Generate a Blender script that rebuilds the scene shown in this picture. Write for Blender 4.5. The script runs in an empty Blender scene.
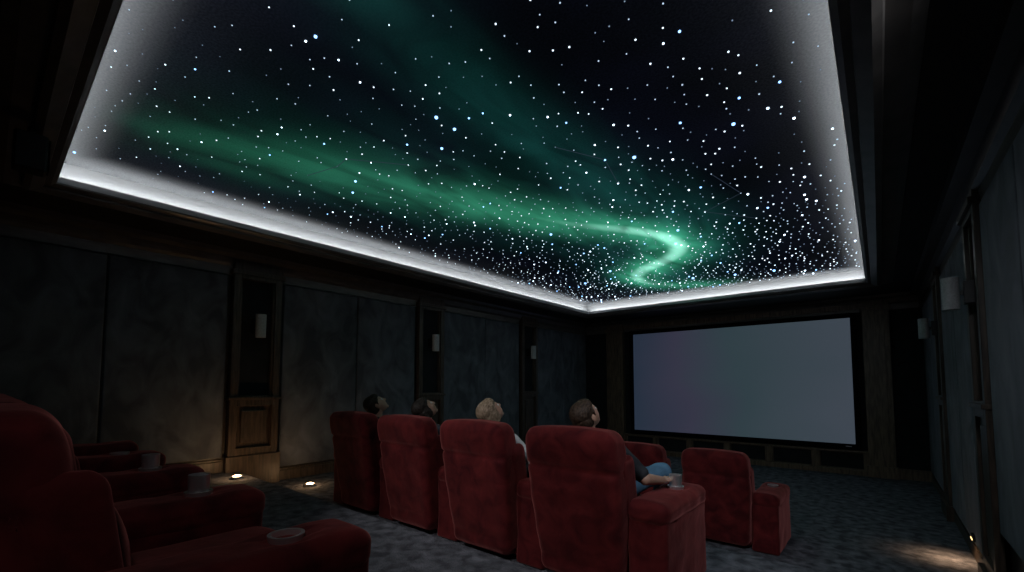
import bpy, bmesh, math, random
import numpy as np
from mathutils import Vector, Matrix, noise as mnoise
random.seed(7)
S = bpy.context.scene
COL = S.collection
S.view_settings.view_transform = 'Standard'
S.view_settings.look = 'None'

# ------------------------------------------------------------------ materials
def new_mat(name):
    m = bpy.data.materials.new(name); m.use_nodes = True
    nt = m.node_tree; b = nt.nodes['Principled BSDF']
    return m, nt, b
def N(nt, t, **kw):
    n = nt.nodes.new(t)
    for k, v in kw.items():
        setattr(n, k, v)
    return n
def L(nt, a, b): nt.links.new(a, b)
def plain(name, col, rough=.5, metal=0, emis=None, es=0, spec=.5):
    m, nt, b = new_mat(name)
    b.inputs['Base Color'].default_value = (*col, 1)
    b.inputs['Roughness'].default_value = rough
    b.inputs['Metallic'].default_value = metal
    b.inputs['Specular IOR Level'].default_value = spec
    if emis:
        b.inputs['Emission Color'].default_value = (*emis, 1)
        b.inputs['Emission Strength'].default_value = es
    return m
def noisy(name, c1, c2, scale=8, stretch=(1,1,1), rough=.6, detail=6, lo=.35, hi=.65, bump=.2, bscale=60, bdist=.01, sheen=0, sheencol=(1,1,1), spec=.5, dist=0.0):
    m, nt, b = new_mat(name)
    tc = N(nt, 'ShaderNodeTexCoord'); mp = N(nt, 'ShaderNodeMapping')
    mp.inputs['Scale'].default_value = stretch
    oi = N(nt,'ShaderNodeObjectInfo'); va = N(nt,'ShaderNodeVectorMath',operation='ADD')
    L(nt, tc.outputs['Object'], va.inputs[0]); L(nt, oi.outputs['Location'], va.inputs[1])
    L(nt, va.outputs[0], mp.inputs['Vector'])
    n = N(nt, 'ShaderNodeTexNoise'); n.inputs['Scale'].default_value = scale; n.inputs['Detail'].default_value = detail
    n.inputs['Distortion'].default_value = dist
    L(nt, mp.outputs['Vector'], n.inputs['Vector'])
    r = N(nt, 'ShaderNodeValToRGB')
    r.color_ramp.elements[0].position = lo; r.color_ramp.elements[0].color = (*c1, 1)
    r.color_ramp.elements[1].position = hi; r.color_ramp.elements[1].color = (*c2, 1)
    L(nt, n.outputs['Fac'], r.inputs['Fac']); L(nt, r.outputs['Color'], b.inputs['Base Color'])
    b.inputs['Roughness'].default_value = rough
    b.inputs['Specular IOR Level'].default_value = spec
    if sheen:
        b.inputs['Sheen Weight'].default_value = sheen
        b.inputs['Sheen Roughness'].default_value = .4
        b.inputs['Sheen Tint'].default_value = (*sheencol, 1)
    if bump:
        n2 = N(nt, 'ShaderNodeTexNoise'); n2.inputs['Scale'].default_value = bscale; n2.inputs['Detail'].default_value = 4
        L(nt, mp.outputs['Vector'], n2.inputs['Vector'])
        bp = N(nt, 'ShaderNodeBump'); bp.inputs['Strength'].default_value = bump; bp.inputs['Distance'].default_value = bdist
        L(nt, n2.outputs['Fac'], bp.inputs['Height']); L(nt, bp.outputs['Normal'], b.inputs['Normal'])
    return m
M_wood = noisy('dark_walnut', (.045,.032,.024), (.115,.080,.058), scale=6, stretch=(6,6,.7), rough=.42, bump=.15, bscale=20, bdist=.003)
M_wood_lit = noisy('walnut_brightened', (.085,.060,.043), (.21,.145,.10), scale=6, stretch=(6,6,.7), rough=.40, bump=.15, bscale=20, bdist=.003)  # lighter copy of the walnut: light painted in where little reaches the screen wall
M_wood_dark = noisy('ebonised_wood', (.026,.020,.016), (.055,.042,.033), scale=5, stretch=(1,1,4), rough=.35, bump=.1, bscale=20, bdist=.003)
M_crown_bright = noisy('crown_wood_brightened', (.085,.076,.070), (.14,.125,.115), scale=5, stretch=(1,1,4), rough=.30, bump=.1, bscale=20, bdist=.003)  # brightness painted in, since the down-facing mouldings catch little light
M_darkceil = noisy('dark_painted_soffit', (.012,.010,.009), (.018,.016,.014), scale=3, rough=.7, bump=0)
M_inset = noisy('black_fabric_inset', (.008,.009,.011), (.016,.018,.022), scale=5, rough=.9, bump=.1, bscale=200)
M_suede = noisy('brushed_suede', (.074,.080,.096), (.195,.206,.240), scale=2.6, stretch=(1,1.3,.8), rough=.85, detail=12, lo=.36, hi=.72, bump=.15, bscale=120, bdist=.004, sheen=.25, sheencol=(.8,.84,.92), dist=.9)
M_carpet = noisy('mottled_carpet', (.080,.083,.100), (.255,.262,.305), scale=9.0, rough=.95, detail=14, lo=.36, hi=.70, bump=.9, bscale=90, bdist=.02, dist=.3, spec=.1)
M_red = noisy('red_velvet', (.048,.0055,.008), (.150,.019,.020), scale=7.0, rough=.8, detail=13, lo=.30, hi=.72, bump=.35, bscale=14, bdist=.010, sheen=.7, sheencol=(.95,.30,.28), dist=.7, spec=.10)
M_black = plain('black_satin', (.012,.012,.013), .45)
M_blackmatte = plain('black_velvet_border', (.004,.004,.005), .9, spec=.1)
M_steel = plain('brushed_steel', (.80,.80,.82), .28, .85)
M_cup = plain('cup_holder_metal', (.85,.85,.87), .28, .85)
M_cove = plain('cove_white_paint', (.46,.465,.47), .8, spec=.1)
M_led = plain('led_strip_light', (1,1,1), .5, emis=(.93,.97,1.0), es=17)
M_warm = plain('warm_lamp_lens', (1,.8,.5), .4, emis=(1,.62,.30), es=25)
M_warmdim = plain('warm_step_lens', (1,.8,.5), .4, emis=(1,.55,.24), es=2.5)
M_shade = noisy('sconce_linen', (.46,.465,.47), (.60,.61,.62), scale=60, rough=.8, bump=.1, bscale=200)
M_line = plain('constellation_glow', (.02,.02,.02), .5, emis=(.45,.65,1), es=.05, spec=0)

# ------------------------------------------------------------------ helpers
def tag(o, label=None, cat=None, group=None, kind=None):
    if label: o['label'] = label
    if cat: o['category'] = cat
    if group: o['group'] = group
    if kind: o['kind'] = kind
    return o
def mesh_obj(name, V, F, mats, midx=None, parent=None, smooth=False, sharp=None):
    me = bpy.data.meshes.new(name); me.from_pydata([tuple(v) for v in V], [], F); 
    for m in (mats if isinstance(mats, (list, tuple)) else [mats]): me.materials.append(m)
    if midx:
        for p, i in zip(me.polygons, midx): p.material_index = i
    if smooth:
        for p in me.polygons: p.use_smooth = True
    me.update()
    if sharp: me.set_sharp_from_angle(angle=sharp)
    o = bpy.data.objects.new(name, me); COL.objects.link(o)
    if parent: o.parent = parent
    return o
def empty(name, loc, label, cat, group=None):
    e = bpy.data.objects.new(name, None); e.empty_display_size = .1; e.location = loc
    COL.objects.link(e); tag(e, label, cat, group); return e
class MB:
    def __init__(s): s.V=[]; s.F=[]; s.I=[]
    def box(s, x0,x1,y0,y1,z0,z1, m=0):
        if x0>x1: x0,x1=x1,x0
        if y0>y1: y0,y1=y1,y0
        b=len(s.V)
        s.V += [(x0,y0,z0),(x1,y0,z0),(x1,y1,z0),(x0,y1,z0),(x0,y0,z1),(x1,y0,z1),(x1,y1,z1),(x0,y1,z1)]
        s.F += [(b,b+3,b+2,b+1),(b+4,b+5,b+6,b+7),(b,b+1,b+5,b+4),(b+1,b+2,b+6,b+5),(b+2,b+3,b+7,b+6),(b+3,b,b+4,b+7)]
        s.I += [m]*6; return s
    def extrude(s, prof, p0, p1, axis, m=0):
        b=len(s.V); n=len(prof)
        for p in (p0,p1):
            for a,z in prof:
                s.V.append((a,p,z) if axis=='y' else (p,a,z))
        for i in range(n):
            j=(i+1)%n; s.F.append((b+i,b+j,b+n+j,b+n+i)); s.I.append(m)
        s.F.append(tuple(b+i for i in range(n))[::-1]); s.F.append(tuple(b+n+i for i in range(n))); s.I += [m,m]
        return s
    def ring(s, rect, prof, m=0):
        x0,x1,y0,y1 = rect; b=len(s.V); n=len(prof)
        for o,z in prof:
            s.V += [(x0-o,y0-o,z),(x1+o,y0-o,z),(x1+o,y1+o,z),(x0-o,y1+o,z)]
        for i in range(n):
            j=(i+1)%n
            for k in range(4):
                l=(k+1)%4
                s.F.append((b+i*4+k,b+i*4+l,b+j*4+l,b+j*4+k)); s.I.append(m)
        return s
    def obj(s, name, mats, parent=None, bevel=0, fixn=True):
        o = mesh_obj(name, s.V, s.F, mats, s.I, parent)
        if fixn:
            bm=bmesh.new(); bm.from_mesh(o.data); bmesh.ops.recalc_face_normals(bm, faces=bm.faces); bm.to_mesh(o.data); bm.free()
        if bevel:
            md=o.modifiers.new('bevel','BEVEL'); md.width=bevel; md.segments=2; md.limit_method='ANGLE'
        return o
def superbox(name, c, h, mat, parent=None, p=6, n=12, warp=None):
    V=[];F=[];idx={}
    def vid(q):
        k=tuple(round(a,6) for a in q)
        if k in idx: return idx[k]
        s=[math.sin(a*math.pi/2) for a in q]
        nr=sum(abs(a)**p for a in s)**(1/p)
        v=[c[i]+h[i]*s[i]/nr for i in range(3)]
        if warp: v=warp(*v)
        idx[k]=len(V); V.append(tuple(v)); return idx[k]
    g=[-1+2*i/n for i in range(n+1)]
    for ax in range(3):
        for sg in (-1,1):
            for i in range(n):
                for j in range(n):
                    qs=[]
                    for a,b in ((g[i],g[j]),(g[i+1],g[j]),(g[i+1],g[j+1]),(g[i],g[j+1])):
                        q=[0,0,0]; q[ax]=sg; q[(ax+1)%3]=a; q[(ax+2)%3]=b; qs.append(vid(q))
                    F.append(tuple(qs) if sg>0 else tuple(qs[::-1]))
    return mesh_obj(name, V, F, mat, None, parent, True)
def roundbox(name, c, h, r, mat, parent=None, seg=5, warp=None, sub=6):
    # box of half-size h with rounded edges (radius per axis), gridded so it can be warped
    r = r if isinstance(r,(tuple,list)) else (r,r,r)
    V=[];F=[];idx={}
    n=2*seg+sub
    def split(t):
        if t<=seg: return -1.0, -(1-t/seg)
        if t>=n-seg: return 1.0, (t-(n-seg))/seg
        return -1+2*(t-seg)/sub, 0.0
    def vid(ijk):
        if ijk in idx: return idx[ijk]
        core=[];arc=[]
        for a in range(3):
            c_,s_=split(ijk[a]); core.append(c_); arc.append(math.tan(s_*math.pi/4))
        nr=math.sqrt(sum(a*a for a in arc)) or 1
        v=[c[a]+core[a]*(h[a]-r[a])+arc[a]/nr*r[a] for a in range(3)]
        if warp: v=warp(*v)
        idx[ijk]=len(V); V.append(tuple(v)); return idx[ijk]
    for ax in range(3):
        for end in (0,n):
            for i in range(n):
                for j in range(n):
                    qs=[]
                    for a,b in ((i,j),(i+1,j),(i+1,j+1),(i,j+1)):
                        q=[0,0,0]; q[ax]=end; q[(ax+1)%3]=a; q[(ax+2)%3]=b; qs.append(vid(tuple(q)))
                    F.append(tuple(qs) if end else tuple(qs[::-1]))
    return mesh_obj(name, V, F, mat, None, parent, True)
def cyl_data(c, r0, r1, z0, z1, seg=24, inner=None):
    V=[];F=[]
    prof=[(r0,z0),(r1,z1)]
    if inner: prof += [(inner[0],z1),(inner[0],inner[1])]
    for r,z in prof:
        for k in range(seg):
            a=2*math.pi*k/seg; V.append((c[0]+r*math.cos(a),c[1]+r*math.sin(a),z))
    for i in range(len(prof)-1):
        for k in range(seg):
            l=(k+1)%seg; F.append((i*seg+k,i*seg+l,(i+1)*seg+l,(i+1)*seg+k))
    F.append(tuple(range(seg))[::-1]); e=(len(prof)-1)*seg; F.append(tuple(e+k for k in range(seg)))
    return V,F
def cyl(name, c, r0, r1, z0, z1, mat, parent=None, seg=24, inner=None):
    V,F=cyl_data(c,r0,r1,z0,z1,seg,inner)
    return mesh_obj(name,V,F,mat,None,parent,True,sharp=.7)
def copy_thing(src, name, loc, label=None, skip=()):
    e=src.copy(); COL.objects.link(e); e.location=loc
    if label: e['label']=label
    for ch in list(src.children):
        if ch.get('skipkey') in skip and ch.get('skipkey'): continue
        c=ch.copy(); COL.objects.link(c); c.parent=e
    return e

# ------------------------------------------------------------------ dimensions
XL, XR, YB, YF = -6.7, .74, -1.6, 11.43
H = 3.59; PZ = 3.83
Z2, Z1, Z0 = .66, .44, 0.0
EY2, EY1, EYS = 2.22, 4.0, 4.3
OX0, OX1, OY0, OY1 = -5.51, -.11, .33, 9.63

mb=MB(); prof=[(YB,-.2),(YB,Z2),(EY2,Z2),(EY2,Z1),(EY1,Z1),(EY1,.22),(EYS,.22),(EYS,0),(YF,0),(YF,-.2)]
mb.extrude(prof, XL, XR, 'x')
f=mb.obj('floor', M_carpet, bevel=.015); tag(f,kind='structure')
def wall(name, b):
    o=MB().box(*b).obj(name,[M_wood_dark]); tag(o,kind='structure'); return o
wall('wall_left',(XL-.15,XL,YB-.15,YF+.15,-.2,4.0))
wall('wall_right',(XR,XR+.15,YB-.15,YF+.15,-.2,4.0))
wall('wall_screen',(XL,XR,YF,YF+.15,-.2,4.0))
wall('wall_back',(XL,XR,YB-.15,YB,-.2,4.0))
SB=.15
mb=MB()
mb.box(XL,OX0,YB,YF,H,H+.04).box(OX1,XR,YB,YF,H,H+.04).box(OX0,OX1,YB,OY0,H,H+.04).box(OX0,OX1,OY1,YF,H,H+.04)
mb.box(XL,XR,YB,YF,PZ+.05,PZ+.12)
o=mb.obj('ceiling',[M_darkceil]); tag(o,kind='structure')
mb=MB(); mb.ring((OX0,OX1,OY0,OY1),[(SB,H+.04),(SB+.04,H+.04),(SB+.04,PZ+.05),(SB,PZ+.05)])
mb.ring((OX0,OX1,OY0,OY1),[(-.005,H-.004),(-.005,H+.05),(.02,H+.05),(.02,H-.004)])
o=mb.obj('trim_1',[M_cove]); tag(o,kind='structure')
mb=MB(); mb.ring((OX0,OX1,OY0,OY1),[(.0,H+.002),(.0,H-.018),(.03,H-.035),(.07,H-.035),(.075,H-.055),(.15,H-.085),(.19,H-.07),(.20,H-.035),(.30,H-.03),(.36,H-.01),(.36,H+.005),(0,H+.005)])
o=mb.obj('trim_2',[M_crown_bright]); tag(o,kind='structure')
for i,(x0,x1,y0,y1) in enumerate([(OX0-.09,OX0-.06,OY0,OY1),(OX1+.06,OX1+.09,OY0,OY1),(OX0,OX1,OY0-.09,OY0-.06),(OX0,OX1,OY1+.06,OY1+.09)]):
    o=MB().box(x0,x1,y0,y1,H+.041,H+.052).obj('led_strip',[M_led]); tag(o,'cool white LED strip hidden in ceiling cove','light strip','cove light strips')

def crown(sgn, X):
    return [(X,H),(X+sgn*.22,H),(X+sgn*.20,H-.05),(X+sgn*.12,H-.08),(X+sgn*.09,H-.16),(X+sgn*.05,H-.19),(X+sgn*.04,H-.30),(X,H-.30)]
o=MB().extrude(crown(1,XL),YB,YF,'y').obj('trim_3',[M_crown_bright]); tag(o,kind='structure')
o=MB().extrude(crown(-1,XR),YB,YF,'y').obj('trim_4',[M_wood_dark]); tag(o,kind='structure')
o=MB().extrude(crown(-1,YF),XL+.1,XR-.1,'x').obj('trim_5',[M_crown_bright]); tag(o,kind='structure')
for nm,X,s in (('baseboard_left',XL,1),('baseboard_right',XR,-1)):
    mb=MB()
    for y0,y1,z in ((YB,EY2,Z2),(EY2,EY1,Z1),(EY1,YF,0)):
        mb.box(X,X+s*.05,y0,y1,z,z+.14).box(X,X+s*.035,y0,y1,z+.14,z+.17)
    o=mb.obj(nm,[M_wood],bevel=.006); tag(o,kind='structure')

def fl(y): return Z2 if y<EY2+.25 else (Z1 if y<EY1 else 0)
tn=6
PW=.31
pil=[-.72,2.4,5.5,8.6]
def pilaster(name, X, s, yc):
    z=fl(yc); mb=MB(); D=.12 if s>0 else .09
    y0,y1=yc-PW,yc+PW
    zb=z-.22 if yc==2.4 else z
    mb.box(X,X+s*.04,y0,y1,z,H-.1,1)
    mb.box(X,X+s*D,y0,y0+.09,z,H-.1).box(X,X+s*D,y1-.09,y1,zb,H-.1)
    mb.box(X,X+s*D,y0+.09,y1-.09,3.25,H-.1)
    mb.box(X,X+s*D,y0+.09,y1-.09,1.52,1.66)
    mb.box(X,X+s*D,y0+.09,y1-.09,z,z+.30)
    mb.box(X,X+s*.06,y0+.09,y1-.09,z+.30,1.52)
    mb.box(X,X+s*(D-.02),y0+.15,y1-.15,z+.37,1.45)
    mb.box(X,X+s*(D+.03),y0-.03,y1+.03,zb,z+.2)
    mb.box(X,X+s*(D+.025),y0-.02,y1+.02,1.60,1.64)
    mb.box(X,X+s*(D+.03),y0-.03,y1+.03,3.30,3.36)
    mb.box(X,X+s*(D-.03),y0+.09,y0+.115,1.66,3.25).box(X,X+s*(D-.03),y1-.115,y1-.09,1.66,3.25)
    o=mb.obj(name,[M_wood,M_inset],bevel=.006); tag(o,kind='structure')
for X,s in ((XL,1),(XR,-1)):
    for yc in pil:
        pilaster('trim_%d'%tn,X,s,yc); tn+=1
spans=[(YB+.02,-.72-PW-.04),(-.72+PW+.04,2.4-PW-.04),(2.4+PW+.04,5.5-PW-.04),(5.5+PW+.04,8.6-PW-.04),(8.6+PW+.04,YF-.03)]
for X,s in ((XL,1),(XR,-1)):
    for a,b in spans:
        cuts=[a,(a+b)/2,b] if b-a>1 else [a,b]
        for c0,c1 in zip(cuts[:-1],cuts[1:]):
            z0=fl(c0)+.19
            if c0>2.6 and c0<4: z0=Z1+.19
            o=roundbox('fabric_wall_panel',(0,0,0),(.03,(c1-c0)/2-.006,(3.28-z0)/2),.022,M_suede,seg=3,sub=2)
            o.location=(X+s*.03,(c0+c1)/2,(z0+3.28)/2)
            tag(o,'padded blue-grey suede panel on the side wall','wall panel','suede wall panels')

def sconce(X,s,yc,k=1.0):
    e=empty('wall_sconce',(X,yc,2.61),'small unlit linen cylinder sconce on wood pilaster','wall lamp','pilaster sconces')
    MB().box(0,s*.10,-.05,.05,-.10,.10).obj('backplate',[M_black],e,bevel=.004)
    MB().box(s*.09,s*.15,-.012,.012,-.02,.02).obj('bracket',[M_black],e,bevel=.003)
    cyl('lamp_shade',(s*.18,0),.062*k,.062*k,-.15*k,.15*k,M_shade,e,28,inner=(.055*k,-.10))
for yc in pil[1:]: sconce(XL+.04,1,yc,1.05)
for yc in pil[1:]: sconce(XR-.04,-1,yc,.95)

# ------------------------------------------------------------------ screen wall
mb=MB(); Y=YF
SX0,SX1,SZ0,SZ1=-5.10,-.41,.62,3.18
def colm(x0,x1):
    mb.box(x0,x1,Y-.14,Y,0,H-.1)
    mb.box(x0-.03,x1+.03,Y-.17,Y,0,.22)
    mb.box(x0-.03,x1+.03,Y-.17,Y,3.30,3.38)
    mb.box(x0+.08,x1-.08,Y-.16,Y,.35,3.2)
colm(-5.92,-5.42); colm(-.22,.20)
mb.box(-5.42,-.22,Y-.10,Y,3.34,H-.1)
mb.box(-5.42,-.22,Y-.14,Y,.45,.49)
mb.box(-5.42,-.22,Y-.14,Y,0,.10)
n=6; w=(5.20)/n
for i in range(n+1):
    xx=-5.42+i*w; mb.box(max(xx-.06,-5.42),min(xx+.06,-.22),Y-.12,Y,.10,.45)
for i in range(n):
    a=-5.42+i*w+.06; b=-5.42+(i+1)*w-.06
    mb.box(a,b,Y-.05,Y,.10,.45,1); 
    mb.box(a,a+.02,Y-.10,Y,.10,.45).box(b-.02,b,Y-.10,Y,.10,.45).box(a,b,Y-.10,Y,.10,.12).box(a,b,Y-.10,Y,.43,.45)
mb.box(XL,-5.92,Y-.04,Y,.2,3.3,1); mb.box(.20,XR,Y-.04,Y,.2,3.3,1)
mb.box(-5.42,-.22,Y-.02,Y,.49,3.34,1)
mb.box(XL,-5.92,Y-.06,Y,0,.2); mb.box(.20,XR,Y-.06,Y,0,.2)
o=mb.obj('trim_%d'%tn,[M_wood_lit,M_inset],bevel=.006); tn+=1; tag(o,kind='structure')
m,nt,b=new_mat('projection_screen')
tc=N(nt,'ShaderNodeTexCoord'); sp=N(nt,'ShaderNodeSeparateXYZ'); L(nt,tc.outputs['Generated'],sp.inputs[0])
rp=N(nt,'ShaderNodeValToRGB'); el=rp.color_ramp.elements
el[0].position=0; el[0].color=(.018,.027,.046,1)
el[1].position=1; el[1].color=(.046,.058,.076,1)
e2=el.new(.28); e2.color=(.033,.032,.055,1); e3=el.new(.55); e3.color=(.028,.046,.056,1)
nz=N(nt,'ShaderNodeTexNoise'); nz.inputs['Scale'].default_value=1.2; L(nt,tc.outputs['Generated'],nz.inputs['Vector'])
ad=N(nt,'ShaderNodeMath',operation='MULTIPLY_ADD'); L(nt,nz.outputs['Fac'],ad.inputs[0]); ad.inputs[1].default_value=.6
ad2=N(nt,'ShaderNodeMath',operation='SUBTRACT'); L(nt,sp.outputs['X'],ad2.inputs[0]); ad2.inputs[1].default_value=.3
L(nt,ad2.outputs[0],ad.inputs[2]); L(nt,ad.outputs[0],rp.inputs['Fac'])
L(nt,rp.outputs['Color'],b.inputs['Emission Color']); b.inputs['Emission Strength'].default_value=1.0  # weak glow painted in for ceiling light reflected by the screen
b.inputs['Base Color'].default_value=(.052,.058,.070,1); b.inputs['Roughness'].default_value=.85
M_screen=m
e=empty('projector_screen',((SX0+SX1)/2,Y-.14,SZ0),'wide fixed-frame projection screen with black velvet border','projection screen')
cx=(SX1-SX0)/2; hh=SZ1-SZ0
MB().box(-cx,cx,-.012,0,0,hh).obj('screen_surface',[M_screen],e)
bw=.10
MB().box(-cx-bw,cx+bw,-.035,.12,-bw,0).box(-cx-bw,cx+bw,-.035,.12,hh,hh+bw).box(-cx-bw,-cx,-.035,.12,0,hh).box(cx,cx+bw,-.035,.12,0,hh).obj('screen_frame',[M_blackmatte],e,bevel=.004)
MB().box(cx-.16,cx-.06,-.040,-.035,-.058,-.040).obj('maker_badge',[M_steel],e)

# ------------------------------------------------------------------ star ceiling
YS=.62
def curve_sum(P, pts, vals):
    tot=np.zeros((P.shape[0],3)); 
    for i in range(len(pts)-1):
        for t in (0,.25,.5,.75):
            c=(np.array(pts[i])*(1-t)+np.array(pts[i+1])*t)*np.array([1,YS])
            v=np.array(vals[i])*(1-t)+np.array(vals[i+1])*t
            seg=np.linalg.norm((np.array(pts[i+1])-np.array(pts[i]))*np.array([1,YS]))/4
            r2=((P-c)**2).sum(1)
            for k,ws in enumerate((.55,1.0,2.4)):
                s=v[0]*ws
                tot[:,k]+=v[1]*seg/(s*1.772)*np.exp(-r2/(s*s))
    return tot
def catmull(pts,vals,k=6):
    P=np.array([list(p)+list(v) for p,v in zip(pts,vals)]); out=[]
    n=len(P)
    for i in range(n-1):
        p0=P[max(i-1,0)];p1=P[i];p2=P[i+1];p3=P[min(i+2,n-1)]
        for j in range(k):
            t=j/k; out.append(.5*((2*p1)+(-p0+p2)*t+(2*p0-5*p1+4*p2-p3)*t*t+(-p0+3*p1-3*p2+p3)*t**3))
    out.append(P[-1]); out=np.array(out); return out[:,:2].tolist(), out[:,2:].tolist()
PX0,PX1,PY0,PY1=OX0-SB,OX1+SB,OY0-SB,OY1+SB
nx,ny=170,280
gx=np.linspace(PX0,PX1,nx+1); gy=np.linspace(PY0,PY1,ny+1)
GX,GY=np.meshgrid(gx,gy,indexing='ij'); P=np.stack([GX.ravel(),GY.ravel()],1); PS=P*np.array([1,YS])
main=[(-4.49,.67),(-4.39,1.03),(-4.26,1.5),(-3.98,2.08),(-3.72,2.66),(-3.48,3.29),(-3.22,3.96),(-2.90,4.70),(-2.50,5.25),(-2.18,5.85),(-2.18,6.5),(-2.58,7.0),(-3.12,7.35),(-3.48,7.9),(-3.36,8.6),(-2.80,9.15),(-2.05,9.5)]
mv=[(.30,.06),(.33,.18),(.36,.30),(.39,.42),(.40,.55),(.39,.74),(.36,.90),(.33,1.1),(.30,1.45),(.31,1.8),(.30,1.9),(.29,1.85),(.29,1.85),(.28,1.65),(.26,1.2),(.24,.85),(.22,.4)]
sec=[(-1.8,.4),(-1.97,1.33),(-2.08,1.8),(-2.135,2.32),(-2.08,3.14),(-1.95,4.3),(-1.80,5.4),(-1.95,6.4),(-2.2,7.2)]
sv=[(.24,.34),(.26,.42),(.27,.48),(.29,.52),(.32,.54),(.36,.56),(.40,.60),(.40,.6),(.4,.3)]
mp_,mvv=catmull(main,mv,3); sp_,svv=catmull(sec,sv,2)
A=curve_sum(PS,mp_,mvv); B=curve_sum(PS,sp_,svv)
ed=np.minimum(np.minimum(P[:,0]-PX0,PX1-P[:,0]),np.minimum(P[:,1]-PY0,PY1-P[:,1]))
ef=np.clip((ed-.20)/.30,0,1); ef=ef*ef*(3-2*ef)          # cove glow painted in as paler edges -> dark star field
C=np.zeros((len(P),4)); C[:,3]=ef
hot=np.clip(A[:,0]-.95,0,1.3)
C[:,:3]=(A[:,1])[:,None]*np.array([.022,.175,.092])+(A[:,2])[:,None]*np.array([.003,.024,.021])+(B[:,1])[:,None]*np.array([.004,.042,.036])+hot[:,None]*np.array([.32,.64,.55])
C[:,:3]*=(.25+.75*ef)[:,None]
V=[(float(x),float(y),0.0) for x,y in P]; F=[]
for i in range(nx):
    for j in range(ny):
        a=i*(ny+1)+j; F.append((a,a+1,a+ny+2,a+ny+1))
m,nt,b=new_mat('star_ceiling'); 
vc=N(nt,'ShaderNodeVertexColor',layer_name='aurora'); tc=N(nt,'ShaderNodeTexCoord')
wm=N(nt,'ShaderNodeMapping'); wm.inputs['Scale'].default_value=(1.5,.55,1); wm.inputs['Rotation'].default_value=(0,0,.35); L(nt,tc.outputs['Object'],wm.inputs['Vector'])
wn=N(nt,'ShaderNodeTexNoise'); wn.inputs['Scale'].default_value=1.6; wn.inputs['Detail'].default_value=7; wn.inputs['Distortion'].default_value=.8; L(nt,wm.outputs['Vector'],wn.inputs['Vector'])
wr_=N(nt,'ShaderNodeMapRange'); wr_.inputs['From Min'].default_value=.32; wr_.inputs['From Max'].default_value=.66; wr_.inputs['To Min'].default_value=.42; wr_.inputs['To Max'].default_value=1.4; L(nt,wn.outputs['Fac'],wr_.inputs['Value'])
wv=N(nt,'ShaderNodeVectorMath',operation='SCALE'); L(nt,vc.outputs['Color'],wv.inputs[0]); L(nt,wr_.outputs[0],wv.inputs['Scale'])
nn=N(nt,'ShaderNodeTexNoise'); nn.inputs['Scale'].default_value=.7; nn.inputs['Detail'].default_value=4; L(nt,tc.outputs['Object'],nn.inputs['Vector'])
nr_=N(nt,'ShaderNodeValToRGB'); nr_.color_ramp.elements[0].position=.40; nr_.color_ramp.elements[0].color=(.0003,.0006,.0016,1); nr_.color_ramp.elements[1].position=.66; nr_.color_ramp.elements[1].color=(.0016,.0020,.0060,1); L(nt,nn.outputs['Fac'],nr_.inputs['Fac'])
wa=N(nt,'ShaderNodeVectorMath',operation='ADD'); L(nt,wv.outputs[0],wa.inputs[0]); L(nt,nr_.outputs['Color'],wa.inputs[1])
L(nt,wa.outputs[0],b.inputs['Emission Color']); b.inputs['Emission Strength'].default_value=1
nz=N(nt,'ShaderNodeTexNoise'); nz.inputs['Scale'].default_value=70; nz.inputs['Detail'].default_value=5; L(nt,tc.outputs['Object'],nz.inputs['Vector'])
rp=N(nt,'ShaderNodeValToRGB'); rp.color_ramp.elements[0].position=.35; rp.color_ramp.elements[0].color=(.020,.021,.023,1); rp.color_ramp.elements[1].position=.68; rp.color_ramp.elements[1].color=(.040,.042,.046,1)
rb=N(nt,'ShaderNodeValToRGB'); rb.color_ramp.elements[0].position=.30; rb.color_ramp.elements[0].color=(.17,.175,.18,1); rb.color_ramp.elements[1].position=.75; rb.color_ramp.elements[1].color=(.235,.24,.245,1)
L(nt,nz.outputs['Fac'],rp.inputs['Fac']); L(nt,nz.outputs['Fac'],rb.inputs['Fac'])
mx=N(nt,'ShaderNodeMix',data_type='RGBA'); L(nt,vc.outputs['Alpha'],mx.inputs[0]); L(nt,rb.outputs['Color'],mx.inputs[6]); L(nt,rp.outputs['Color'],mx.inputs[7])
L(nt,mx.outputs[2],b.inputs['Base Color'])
b.inputs['Roughness'].default_value=1.0; b.inputs['Specular IOR Level'].default_value=0
m.cycles.emission_sampling='NONE'
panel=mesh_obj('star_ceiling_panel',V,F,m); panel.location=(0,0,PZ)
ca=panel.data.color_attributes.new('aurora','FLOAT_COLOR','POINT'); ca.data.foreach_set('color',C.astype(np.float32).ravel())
tag(panel,'fibre-optic starry night ceiling with green aurora','ceiling panel')
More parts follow.
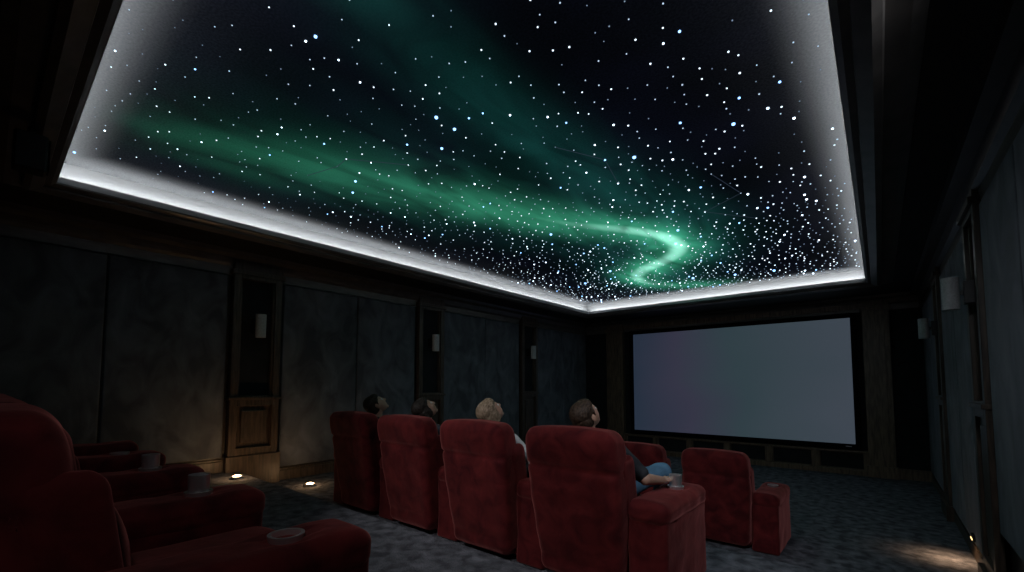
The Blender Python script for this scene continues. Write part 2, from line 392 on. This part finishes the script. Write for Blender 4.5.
# fibre optic star tips: tiny glowing beads on the panel
def starmat(name,c,s):
    mm=plain(name,(.02,.02,.02),.5,emis=c,es=s,spec=0); mm.cycles.emission_sampling='NONE'; return mm
SM=[starmat('star_dim',(.52,.74,1),.42),starmat('star_soft',(.60,.79,1),.95),starmat('star_white',(.74,.88,1),1.9),starmat('star_bright',(.68,.84,1),4.5),starmat('star_blue',(.26,.52,1),3.2)]
bm=bmesh.new(); bmesh.ops.create_icosphere(bm,subdivisions=1,radius=1.0); bm.verts.ensure_lookup_table()
IV=[tuple(v.co) for v in bm.verts]; IF=[tuple(v.index for v in f.verts) for f in bm.faces]; bm.free()
rg=random.Random(21)
stars=[]
cell={}
tries=0
while len(stars)<2300 and tries<120000:
    tries+=1
    x=rg.uniform(PX0+.22,PX1-.22); y=rg.uniform(PY0+.22,PY1-.22)
    dens=.52+.48*min(1,max(0,(y-1.5)/5.0))
    dens*=.70+.30*math.sin(x*2.1+1.3*math.sin(y*1.1))*math.cos(y*1.7+x)
    if rg.random()>dens: continue
    k=(int(x/.085),int(y/.085))
    if any((k[0]+a,k[1]+b_) in cell and math.hypot(x-cell[(k[0]+a,k[1]+b_)][0],y-cell[(k[0]+a,k[1]+b_)][1])<.08 for a in (-1,0,1) for b_ in (-1,0,1)): continue
    cell[k]=(x,y)
    u=rg.random()
    mi=0 if u<.34 else 1 if u<.68 else 2 if u<.915 else 3 if u<.965 else 4
    r=(.0044+.00084*y)*(.68,.82,.96,1.22,1.25)[mi]*rg.uniform(.85,1.15)
    if u>.992: r*=1.7
    stars.append((x,y,r,mi))
stars.sort(key=lambda s:-s[2]/math.sqrt(s[0]**2+s[1]**2+4))
for x,y,r,mi in stars[:100]:
    o=mesh_obj('star_light',[(a*r,b_*r,c*r) for a,b_,c in IV],IF,SM[mi],None,panel,True); o.location=(x,y,-r*.3)
V=[];F=[];I=[]
for x,y,r,mi in stars[100:]:
    b0=len(V); V+=[(x+a*r,y+b_*r,c*r-r*.3) for a,b_,c in IV]; F+=[tuple(b0+q for q in f) for f in IF]; I+=[mi]*len(IF)
o=mesh_obj('star_light',V,F,SM,I,panel,True); o['kind']='stuff'
# faint constellation lines joining neighbouring stars
def nearest(px,py,used):
    return min((s for s in stars if s[:2] not in used),key=lambda s:(s[0]-px)**2+(s[1]-py)**2)
for pts in ([(-4.1,1.9),(-3.8,2.1),(-3.55,2.0),(-3.3,2.35)],[(-2.1,3.1),(-1.8,3.5),(-1.9,4.0)],[(-1.2,4.4),(-1.0,5.0),(-1.4,5.4),(-1.1,6.0)]):
    used=set(); ch=[]
    for q in pts:
        s=nearest(q[0],q[1],used); used.add(s[:2]); ch.append(s)
    V=[];F=[]
    for a,b_ in zip(ch[:-1],ch[1:]):
        dx,dy=b_[0]-a[0],b_[1]-a[1]; Ln=math.hypot(dx,dy); ox,oy=-dy/Ln*.0018,dx/Ln*.0018; k=len(V)
        for z in (-.001,-.004):
            V+=[(a[0]+ox,a[1]+oy,z),(a[0]-ox,a[1]-oy,z),(b_[0]-ox,b_[1]-oy,z),(b_[0]+ox,b_[1]+oy,z)]
        F+=[(k,k+1,k+2,k+3),(k+4,k+7,k+6,k+5),(k,k+4,k+5,k+1),(k+1,k+5,k+6,k+2),(k+2,k+6,k+7,k+3),(k+3,k+7,k+4,k)]
    mesh_obj('constellation_line',V,F,M_line,None,panel)

# ------------------------------------------------------------------ recliner
AC=.462   # armrest centre offset
def fold(x,y,z,a=.006,s=5.0):
    return a*mnoise.noise(Vector((x*s,y*s+3.1,z*s*1.4)))
def build_recliner():
    e=empty('recliner_chair',(0,0,0),'red velvet home theatre recliner','recliner chair','recliners')
    lean=lambda z: .205-.165*max(z-.15,0)
    def taper(z): return .88+.12*min(1,max(0,(z-.05)/.60))
    def wb(x,y,z):
        k=1-(x/.36)**2; t=max(0,(z-.80)/.26)
        groove=.020*math.exp(-((z-.80)/.012)**2)+.006*math.exp(-((z-.17)/.011)**2)
        gs=groove*(1 if abs(y)>.02 else .5)
        puff=.014*math.exp(-((z-.94)/.10)**2)+.006*math.exp(-((z-.50)/.24)**2)
        yy=y-(gs if y>0 else -gs) ; yy+= (puff*k if y>0 else -puff*k)
        xx=x*taper(z)*(1-.04*t*t)*(1-groove*.8)
        f_=fold(x,y,z,.008,6)
        return (xx+f_*.4, yy+lean(z)+f_, z+.018*k*t)
    roundbox('backrest',(0,0,.55),(.355,.112,.510),(.078,.068,.078),M_red,e,seg=7,sub=44,warp=wb)
    roundbox('headrest',(0,.152,.905),(.295,.055,.125),(.06,.05,.06),M_red,e,seg=5,warp=lambda x,y,z:(x,y-.165*(z-.90)+.01*(1-(x/.32)**2),z))
    superbox('lumbar_cushion',(0,.270,.60),(.29,.08,.19),M_red,e,p=4,n=12,warp=lambda x,y,z:(x,y-.16*(z-.60)+fold(x,y,z,.01),z))
    for s in (-1,1):
        roundbox('side_wing',(s*.322,.235,.70),(.038,.095,.20),(.03,.05,.06),M_red,e,seg=4,warp=lambda x,y,z:(x,y-.16*(z-.62)-.02,z))
    MB().box(-.315,.315,.20,.90,.04,.31).obj('chair_base',[M_red],e,bevel=.02)
    roundbox('seat_cushion',(0,.59,.385),(.312,.345,.085),(.07,.07,.06),M_red,e,sub=12,warp=lambda x,y,z:(x,y,z+(.025*(1-(x/.31)**2)+fold(x,y,z,.01) if z>.4 else 0)))
    roundbox('footrest',(0,.935,.24),(.305,.045,.19),(.04,.035,.04),M_red,e)
    def arm(s,nm='armrest'):
        c=s*AC
        a=roundbox(nm,(c,.555,.27),(.130,.385,.265),(.03,.03,.02),M_red,e,sub=14,warp=lambda x,y,z:(x+fold(x,y,z,.008),y+fold(z,x,y,.008),z))
        a2=roundbox('armrest_pad',(c,.555,.552),(.142,.402,.068),(.058,.058,.055),M_red,e,seg=7,sub=16,warp=lambda x,y,z:(x+fold(x,y,z,.010,8),y,z+(.012*(1-((x-c)/.142)**2)*(1 if math.hypot(x-c,y-.70)>.08 else 0)+fold(y,x,z,.009,8)*(1 if math.hypot(x-c,y-.70)>.08 else 0) if z>.56 else 0)))
        return a,a2
    arm(1)
    for a in arm(-1): a['skipkey']='left'
    V,F=cyl_data((AC,.70),.052,.057,.615,.640,32,inner=(.046,.60))
    o=mesh_obj('cup_holder',V,F,M_cup,None,e,True,sharp=.7); tag(o,'chrome cup holder ring')
    for s in (-1,1):
        for y in (.28,.82):
            cyl('foot',(s*.26,y),.025,.03,0.0,.05,M_black,e,12)
    return e
proto=build_recliner()
def chair_row(locs, label):
    out=[]
    for i,l in enumerate(locs):
        out.append(copy_thing(proto,'recliner_chair',l,label,skip=() if i==len(locs)-1 else ('left',)))
    return out
MX=-1.607
mid=[(MX-.915*i,2.5,Z1) for i in range(4)]
BX=-2.00; BP=.93
back=[(BX-BP*i,-.03,Z2) for i in range(4)]
front=[(-1.46-.92*i,5.25,Z0) for i in range(2)]
r1=chair_row(mid,'red velvet recliner occupied by a seated person'); r2=chair_row(back,'empty red velvet recliner with cup holder arm'); r3=chair_row(front,'empty red velvet recliner near the screen')
for c in list(proto.children): bpy.data.objects.remove(c)
bpy.data.objects.remove(proto)
for lst,g in ((r1,'middle row recliners'),(r2,'rear row recliners'),(r3,'front row recliners')):
    for c in lst:
        c['group']=g
        for ch in c.children:
            if 'skipkey' in ch: del ch['skipkey']
def tumbler(x,y,z):
    V,F=cyl_data((0,0),.041,.044,0,.115,32,inner=(.040,.015))
    o=mesh_obj('metal_tumbler',V,F,M_steel,None,None,True,sharp=.7); o.location=(x,y,z)
    tag(o,'brushed steel tumbler standing in an armrest cup holder','cup','steel tumblers')
tumbler(BX-BP+AC,-.03+.70,Z2+.602); tumbler(BX-2*BP+AC,-.03+.70,Z2+.602); tumbler(MX+AC,2.5+.70,Z1+.602)

# ------------------------------------------------------------------ people
def sph(V,F,c,h,R=None,nu=20,nv=12):
    b=len(V); R=R or Matrix.Identity(3)
    pts=[Vector((0,0,1))]
    for i in range(1,nv):
        th=math.pi*i/nv
        for k in range(nu):
            ph=2*math.pi*k/nu; pts.append(Vector((math.sin(th)*math.cos(ph),math.sin(th)*math.sin(ph),math.cos(th))))
    pts.append(Vector((0,0,-1)))
    for q in pts:
        v=Vector(c)+R@Vector((q.x*h[0],q.y*h[1],q.z*h[2])); V.append(tuple(v))
    for k in range(nu):
        l=(k+1)%nu; F.append((b,b+1+k,b+1+l)); e=b+1+(nv-2)*nu; F.append((e+l,e+k,b+len(pts)-1))
    for i in range(nv-2):
        for k in range(nu):
            l=(k+1)%nu; a=b+1+i*nu; F.append((a+k,a+nu+k,a+nu+l,a+l))
def cap(V,F,a,b_,ra,rb,nu=16):
    a=Vector(a); b=Vector(b_); ax=(b-a).normalized(); q=ax.to_track_quat('Z','Y').to_matrix()
    base=len(V); rings=[]
    for i in range(1,5): rings.append((a,ra,-math.cos(math.pi/2*i/4),math.sin(math.pi/2*i/4)))
    for i in range(0,4): rings.append((b,rb,math.sin(math.pi/2*i/4),math.cos(math.pi/2*i/4)))
    V.append(tuple(a-ax*ra))
    for c,r,z,w in rings:
        for k in range(nu):
            ph=2*math.pi*k/nu; V.append(tuple(c+q@Vector((math.cos(ph)*w*r,math.sin(ph)*w*r,z*r))))
    V.append(tuple(b+ax*rb)); top=len(V)-1
    for k in range(nu):
        l=(k+1)%nu; F.append((base,base+1+l,base+1+k)); e=base+1+7*nu; F.append((e+k,e+l,top))
    for i in range(7):
        for k in range(nu):
            l=(k+1)%nu; s=base+1+i*nu; F.append((s+k,s+l,s+nu+l,s+nu+k))
def remeshed(name,V,F,mat,parent,vox=.006,smooth=3,rough=0,rs=60):
    me=bpy.data.meshes.new('t'); me.from_pydata(V,[],F); o=bpy.data.objects.new('t',me); COL.objects.link(o)
    r=o.modifiers.new('r','REMESH'); r.mode='VOXEL'; r.voxel_size=vox
    s=o.modifiers.new('s','SMOOTH'); s.iterations=smooth; s.factor=.5
    dg=bpy.context.evaluated_depsgraph_get(); ev=o.evaluated_get(dg); nm=bpy.data.meshes.new_from_object(ev)
    bpy.data.objects.remove(o)
    if rough:
        nv_=len(nm.vertices); co=np.empty(nv_*3,np.float32); no=np.empty(nv_*3,np.float32)
        nm.vertices.foreach_get('co',co); nm.vertices.foreach_get('normal',no)
        co=co.reshape(-1,3); no=no.reshape(-1,3)
        d=np.array([mnoise.noise(Vector((float(c[0])*rs,float(c[1])*rs*.45,float(c[2])*rs*.6))) for c in co],np.float32)
        co=co+no*(rough*d)[:,None]; nm.vertices.foreach_set('co',co.ravel()); nm.update()
    nm.name=name; nm.materials.clear(); nm.materials.append(mat)
    for p in nm.polygons: p.use_smooth=True
    ob=bpy.data.objects.new(name,nm); COL.objects.link(ob); ob.parent=parent; return ob
def skinmat(name,c): 
    m=noisy(name,tuple(a*.9 for a in c),c,scale=20,rough=.5,bump=.05,bscale=150,bdist=.001)
    m.node_tree.nodes['Principled BSDF'].inputs['Subsurface Weight'].default_value=.1
    m.node_tree.nodes['Principled BSDF'].inputs['Subsurface Scale'].default_value=.01
    return m
M_skin=skinmat('skin',(.50,.30,.22))
def hairmat(name,c1,c2): return noisy(name,c1,c2,scale=30,stretch=(5,1,1),rough=.6,bump=.4,bscale=60,bdist=.002,spec=.3)
M_eyew=plain('eye_white',(.7,.7,.7),.2); M_iris=plain('iris',(.05,.03,.02),.2)
def cloth(name,c): return noisy(name,tuple(a*.7 for a in c),c,scale=10,rough=.85,bump=.4,bscale=12,bdist=.015)
def person(loc,label,hair,shirt,trous,tilt=38,turn=0,dx=0,female=False,longhair=False,short_sleeve=False,dz=0,
           el=(.345,.43,.70),wr=(.385,.66,.668),kn=(.19,.93,.60),an=(.17,1.10,.13),lean=0.0,hs=1.0):
    e=empty('person',loc,label,'person')
    w=.92 if female else 1.0
    R=Matrix.Rotation(math.radians(turn),3,'Z')@Matrix.Rotation(math.radians(tilt),3,'X')
    hc=Vector((dx,.315+lean,1.135+dz))
    T=lambda x,y,z: tuple(hc+R@Vector((x*hs,y*hs,z*hs)))
    HS=lambda a: tuple(q*hs for q in a)
    sh=(.195*w,.385,.915+dz*.7)
    hips=(.095,.53,.565)
    def torso(V,F,g=0):
        sph(V,F,(0,.50,.585),(.165*w+g,.125+g,.12+g))
        cap(V,F,(0,.485,.62),(0,.42,.78),.12*w+g,.125*w+g)
        sph(V,F,(0,.405,.835),(.172*w+g,.115+g,.15+g))
        cap(V,F,(-.16*w,.385,.925+dz*.7),(.16*w,.385,.925+dz*.7),.058+g,.058+g)
        cap(V,F,(0,.38,.91),(0,.365,.965),.09+g,.06+g)
        if female:
            for s in (-1,1): sph(V,F,(s*.07,.49,.84),(.06+g,.055+g,.06+g))
    def arms(V,F,g=0,fore=True,upto=1.0):
        for s in (-1,1):
            a=(s*sh[0],sh[1],sh[2]); b=(s*el[0],el[1],el[2]); c=(s*wr[0],wr[1],wr[2])
            if fore:
                cap(V,F,a,b,.054*w+g,.042*w+g); cap(V,F,b,c,.042*w+g,.028*w+g)
            else:
                b2=tuple(a[i]+(b[i]-a[i])*upto for i in range(3)); cap(V,F,a,b2,.054*w+g,.046*w+g)
    def legs(V,F,g=0):
        for s in (-1,1):
            cap(V,F,(s*hips[0],hips[1],hips[2]),(s*kn[0],kn[1],kn[2]),.083*w+g,.058*w+g)
            cap(V,F,(s*kn[0],kn[1],kn[2]),(s*an[0],an[1],an[2]),.056*w+g,.038+g)
    V=[];F=[]
    torso(V,F); arms(V,F); legs(V,F)
    for s in (-1,1):
        cap(V,F,(s*an[0],an[1],.07),(s*an[0],an[1]+.15,.045),.038,.03)
        wx,wy,wz=s*wr[0],wr[1],wr[2]
        sph(V,F,(wx+s*.004,wy+.055,wz-.004),(.040,.052,.017))
        for k,(fx,ln) in enumerate(((-.030,.060),(-.010,.070),(.011,.066),(.031,.052))):
            x=wx+s*.004+fx*s; p0=(x,wy+.085,wz-.002); p1=(x+fx*s*.15,wy+.10+ln*.45,wz+.002); p2=(x+fx*s*.2,wy+.10+ln*.95,wz-.016); p3=(x+fx*s*.2,wy+.10+ln*1.2,wz-.034)
            cap(V,F,p0,p1,.0095,.009,10); cap(V,F,p1,p2,.009,.008,10); cap(V,F,p2,p3,.008,.007,10)
        cap(V,F,(wx-s*.025,wy+.03,wz-.004),(wx-s*.055,wy+.065,wz-.006),.013,.0105,10)
        cap(V,F,(wx-s*.055,wy+.065,wz-.006),(wx-s*.060,wy+.098,wz-.012),.0105,.009,10)
    cap(V,F,(0,.37,.95+dz*.6),T(0,-.02,-.05),.056*w,.052*w)
    sph(V,F,T(0,-.010,.024),HS((.072,.092,.082)),R); sph(V,F,T(0,.030,-.020),HS((.062,.062,.080)),R)
    sph(V,F,T(0,.032,-.058),HS((.050,.052,.046)),R); sph(V,F,T(0,.066,-.092),HS((.022,.018,.016)),R)
    cap(V,F,T(0,.084,.016),T(0,.104,-.026),.007*hs,.0095*hs,10)
    for s in (-1,1):
        cap(V,F,T(s*.010,.080,.030),T(s*.040,.066,.028),.010,.010,8)
        sph(V,F,T(s*.073,-.004,-.012),HS((.009,.019,.030)),R)
        sph(V,F,T(s*.009,.096,-.029),HS((.007,.007,.006)),R)
    cap(V,F,T(-.018,.081,-.052),T(.018,.081,-.052),.008,.008,8); cap(V,F,T(-.014,.079,-.065),T(.014,.079,-.065),.0085,.0085,8)
    remeshed('body',V,F,M_skin,e,.0055,3)
    for s in (-1,1):
        V=[];F=[]; sph(V,F,T(s*.029,.073,.004),HS((.0125,.0125,.0125))); mesh_obj('eye',V,F,M_eyew,None,e,True)
        V=[];F=[]; sph(V,F,T(s*.029,.083,.004),HS((.006,.004,.006)),R); mesh_obj('iris',V,F,M_iris,None,e,True)
    V=[];F=[]
    sph(V,F,T(0,-.020,.046),HS((.081,.092,.076)),R); sph(V,F,T(0,-.046,.0),HS((.077,.068,.080)),R)
    sph(V,F,T(0,.026,.070),HS((.066,.056,.042)),R)
    for s in (-1,1): cap(V,F,T(s*.070,.020,.03),T(s*.070,.014,.0),.012,.008,8)
    if female:
        for s in (-1,1): sph(V,F,T(s*.066,-.018,-.015),HS((.020,.044,.062)),R)
        sph(V,F,T(0,-.060,-.045),HS((.068,.046,.050)),R)
    if longhair:
        for s in np.linspace(-1,1,11):
            p0=T(s*.070,-.045-.02*(1-abs(s)),0); p1=T(s*.078,-.060,-.07); p2=(p1[0]*1.05,max(p1[1]-.005,.25),p1[2]-.06)
            cap(V,F,p0,p1,.026,.024,10); cap(V,F,p1,p2,.024,.014,10)
    remeshed('hair',V,F,hair,e,.0045,3,rough=.004,rs=110)
    V=[];F=[]; torso(V,F,.010); 
    if short_sleeve: arms(V,F,.013,False,.84)
    else: arms(V,F,.010,True)
    remeshed('shirt',V,F,shirt,e,.008,2,rough=.008,rs=18)
    V=[];F=[]; sph(V,F,(0,.50,.575),(.175*w,.138,.118)); legs(V,F,.014)
    remeshed('trousers',V,F,trous,e,.009,2,rough=.008,rs=18)
    for s in (-1,1):
        V=[];F=[]; cap(V,F,(s*an[0],an[1]-.02,.055),(s*an[0],an[1]+.17,.045),.050,.042)
        for i,v in enumerate(V): V[i]=(v[0],v[1],max(v[2],.006))
        remeshed('shoe',V,F,M_black,e,.007,1)
    return e
M_denim=cloth('blue_denim',(.09,.21,.34)); M_dark=cloth('dark_cotton',(.022,.025,.032)); M_white=cloth('pale_cotton',(.55,.55,.57)); M_navy=cloth('charcoal_knit',(.03,.035,.05)); M_trd=cloth('dark_trousers',(.03,.03,.035))
Hb=hairmat('black_hair',(.008,.006,.005),(.03,.022,.018)); Hbr=hairmat('brown_hair',(.020,.012,.008),(.070,.044,.030)); Hbl=hairmat('blond_hair',(.14,.10,.065),(.36,.27,.19)); Hd=hairmat('dark_brown_hair',(.012,.008,.006),(.045,.03,.02))
person((MX-.05,2.5,Z1),'person with short dark hair in dark t-shirt and jeans gazing upward',Hbr,M_dark,M_denim,tilt=40,turn=-14,short_sleeve=True,dz=-.005,el=(.415,.40,.720),wr=(.455,.60,.685),kn=(.30,1.00,.67),an=(.22,1.18,.14),hs=1.08,lean=.02)
person((MX-.915-.08,2.5,Z1),'person with fair hair in pale sweater reclining and looking up',Hbl,M_white,M_trd,tilt=48,turn=-12,female=True,dz=-.015,el=(.43,.38,.735),wr=(.49,.60,.675),hs=1.08,lean=.02)
person((MX-1.83-.08,2.5,Z1),'person with long dark hair in charcoal knit looking up',Hb,M_navy,M_trd,tilt=48,turn=-18,female=True,longhair=True,dz=-.02,hs=1.08,lean=.04)
person((MX-2.745-.04,2.5,Z1),'person with short black hair in dark shirt looking at ceiling',Hd,M_dark,M_trd,tilt=46,turn=-24,dz=.0,lean=.05,hs=1.1)

# ------------------------------------------------------------------ ceiling speaker, floor lights
e=empty('ceiling_speaker',(-4.31,.13,H-.37),'black satellite speaker hung under the soffit','speaker')
MB().box(-.065,.065,-.08,.08,0,.25).obj('speaker_body',[M_black],e,bevel=.015)
MB().box(-.055,.055,.08,.09,.02,.23).obj('speaker_grille',[M_blackmatte],e,bevel=.004)
cyl('mounting_bracket',(0,0),.02,.02,.24,.30,M_black,e,12)

def floor_light(x,y,z,energy,label='small brass floor uplight by the wall'):
    e=empty('floor_light',(x,y,z),label,'floor lamp','floor level lights')
    cyl('light_housing',(0,0),.065,.06,0,.03,M_steel,e,20,inner=(.05,.018))
    V=[];F=[]; sph(V,F,(0,0,.022),(.046,.046,.020)); mesh_obj('light_lens',V,F,M_warm,None,e,True)
    ld=bpy.data.lights.new('floor_lamp_glow','POINT'); ld.energy=energy; ld.color=(1,.58,.27); ld.shadow_soft_size=.03
    lo=bpy.data.objects.new('lamp_glow',ld); lo.location=(0,0,.07); COL.objects.link(lo); lo.parent=e
floor_light(-6.08,2.04,Z2,2.0); floor_light(-5.98,2.90,Z1,1.6)
def step_light(X,s,y,z,energy):
    e=empty('step_light',(X,y,z),'recessed warm step light on the wall base','step light','wall base step lights')
    MB().box(0,s*.03,-.07,.07,-.03,.03).obj('light_housing',[M_black],e,bevel=.004)
    MB().box(s*.03,s*.034,-.05,.05,-.022,-.008).obj('light_lens',[M_warmdim],e)
    ld=bpy.data.lights.new('step_lamp','SPOT'); ld.energy=energy; ld.color=(1,.62,.34); ld.spot_size=math.radians(120); ld.spot_blend=1; ld.shadow_soft_size=.10
    lo=bpy.data.objects.new('lamp_glow',ld); lo.location=(s*.13,0,.04); lo.rotation_euler=(0,math.radians(12)*(1 if s<0 else -1) ,0); COL.objects.link(lo); lo.parent=e
step_light(XR-.05,-1,6.5,.26,12)

def fill_spot(x,y,energy,tx,ty,tz,ang=60,col=(1,.97,.96)):  # added spots out of view, only to brighten chairs, floor and walls
    e=empty('added_fill_light',(x,y,H-.001),'added unseen downlight in dark soffit','fill light','added fill lights')
    V,F=cyl_data((0,0),.06,.065,-.012,0,24); mesh_obj('light_trim',V,F,M_black,None,e,True)
    ld=bpy.data.lights.new('fill_spot','SPOT'); ld.energy=energy; ld.color=col; ld.spot_size=math.radians(ang); ld.spot_blend=1; ld.shadow_soft_size=.15
    lo=bpy.data.objects.new('lamp_glow',ld); lo.location=(0,0,-.06); COL.objects.link(lo); lo.parent=e
    d=Vector((tx,ty,tz))-Vector((x,y,H-.06)); lo.rotation_euler=d.to_track_quat('-Z','Y').to_euler()
fill_spot(-1.3,-.15,125,-1.9,3.0,.9,62); fill_spot(-3.9,-.5,135,-2.9,3.2,.9,40); fill_spot(.25,-.5,24,-2.4,.4,1.1,60)
fill_spot(.35,1.9,120,-3.0,6.5,.3,95,(.86,.92,1))

w=bpy.data.worlds.new('w'); S.world=w; w.use_nodes=True; w.node_tree.nodes['Background'].inputs[0].default_value=(.01,.012,.016,1)

# ------------------------------------------------------------------ camera
ZK,ZU,ZV = 1.0, 512, 286
cd=bpy.data.cameras.new('camera'); cam=bpy.data.objects.new('camera',cd); COL.objects.link(cam)
cd.sensor_width=36; cd.lens=440/1024*36*ZK; cd.shift_x=ZK*(ZU-512)/1024; cd.shift_y=ZK*(359-ZV)/1024; cd.clip_start=.02
cam.location=(0,0,1.79); cam.rotation_euler=(math.radians(90+3.5),0,math.radians(39.8))
S.camera=cam
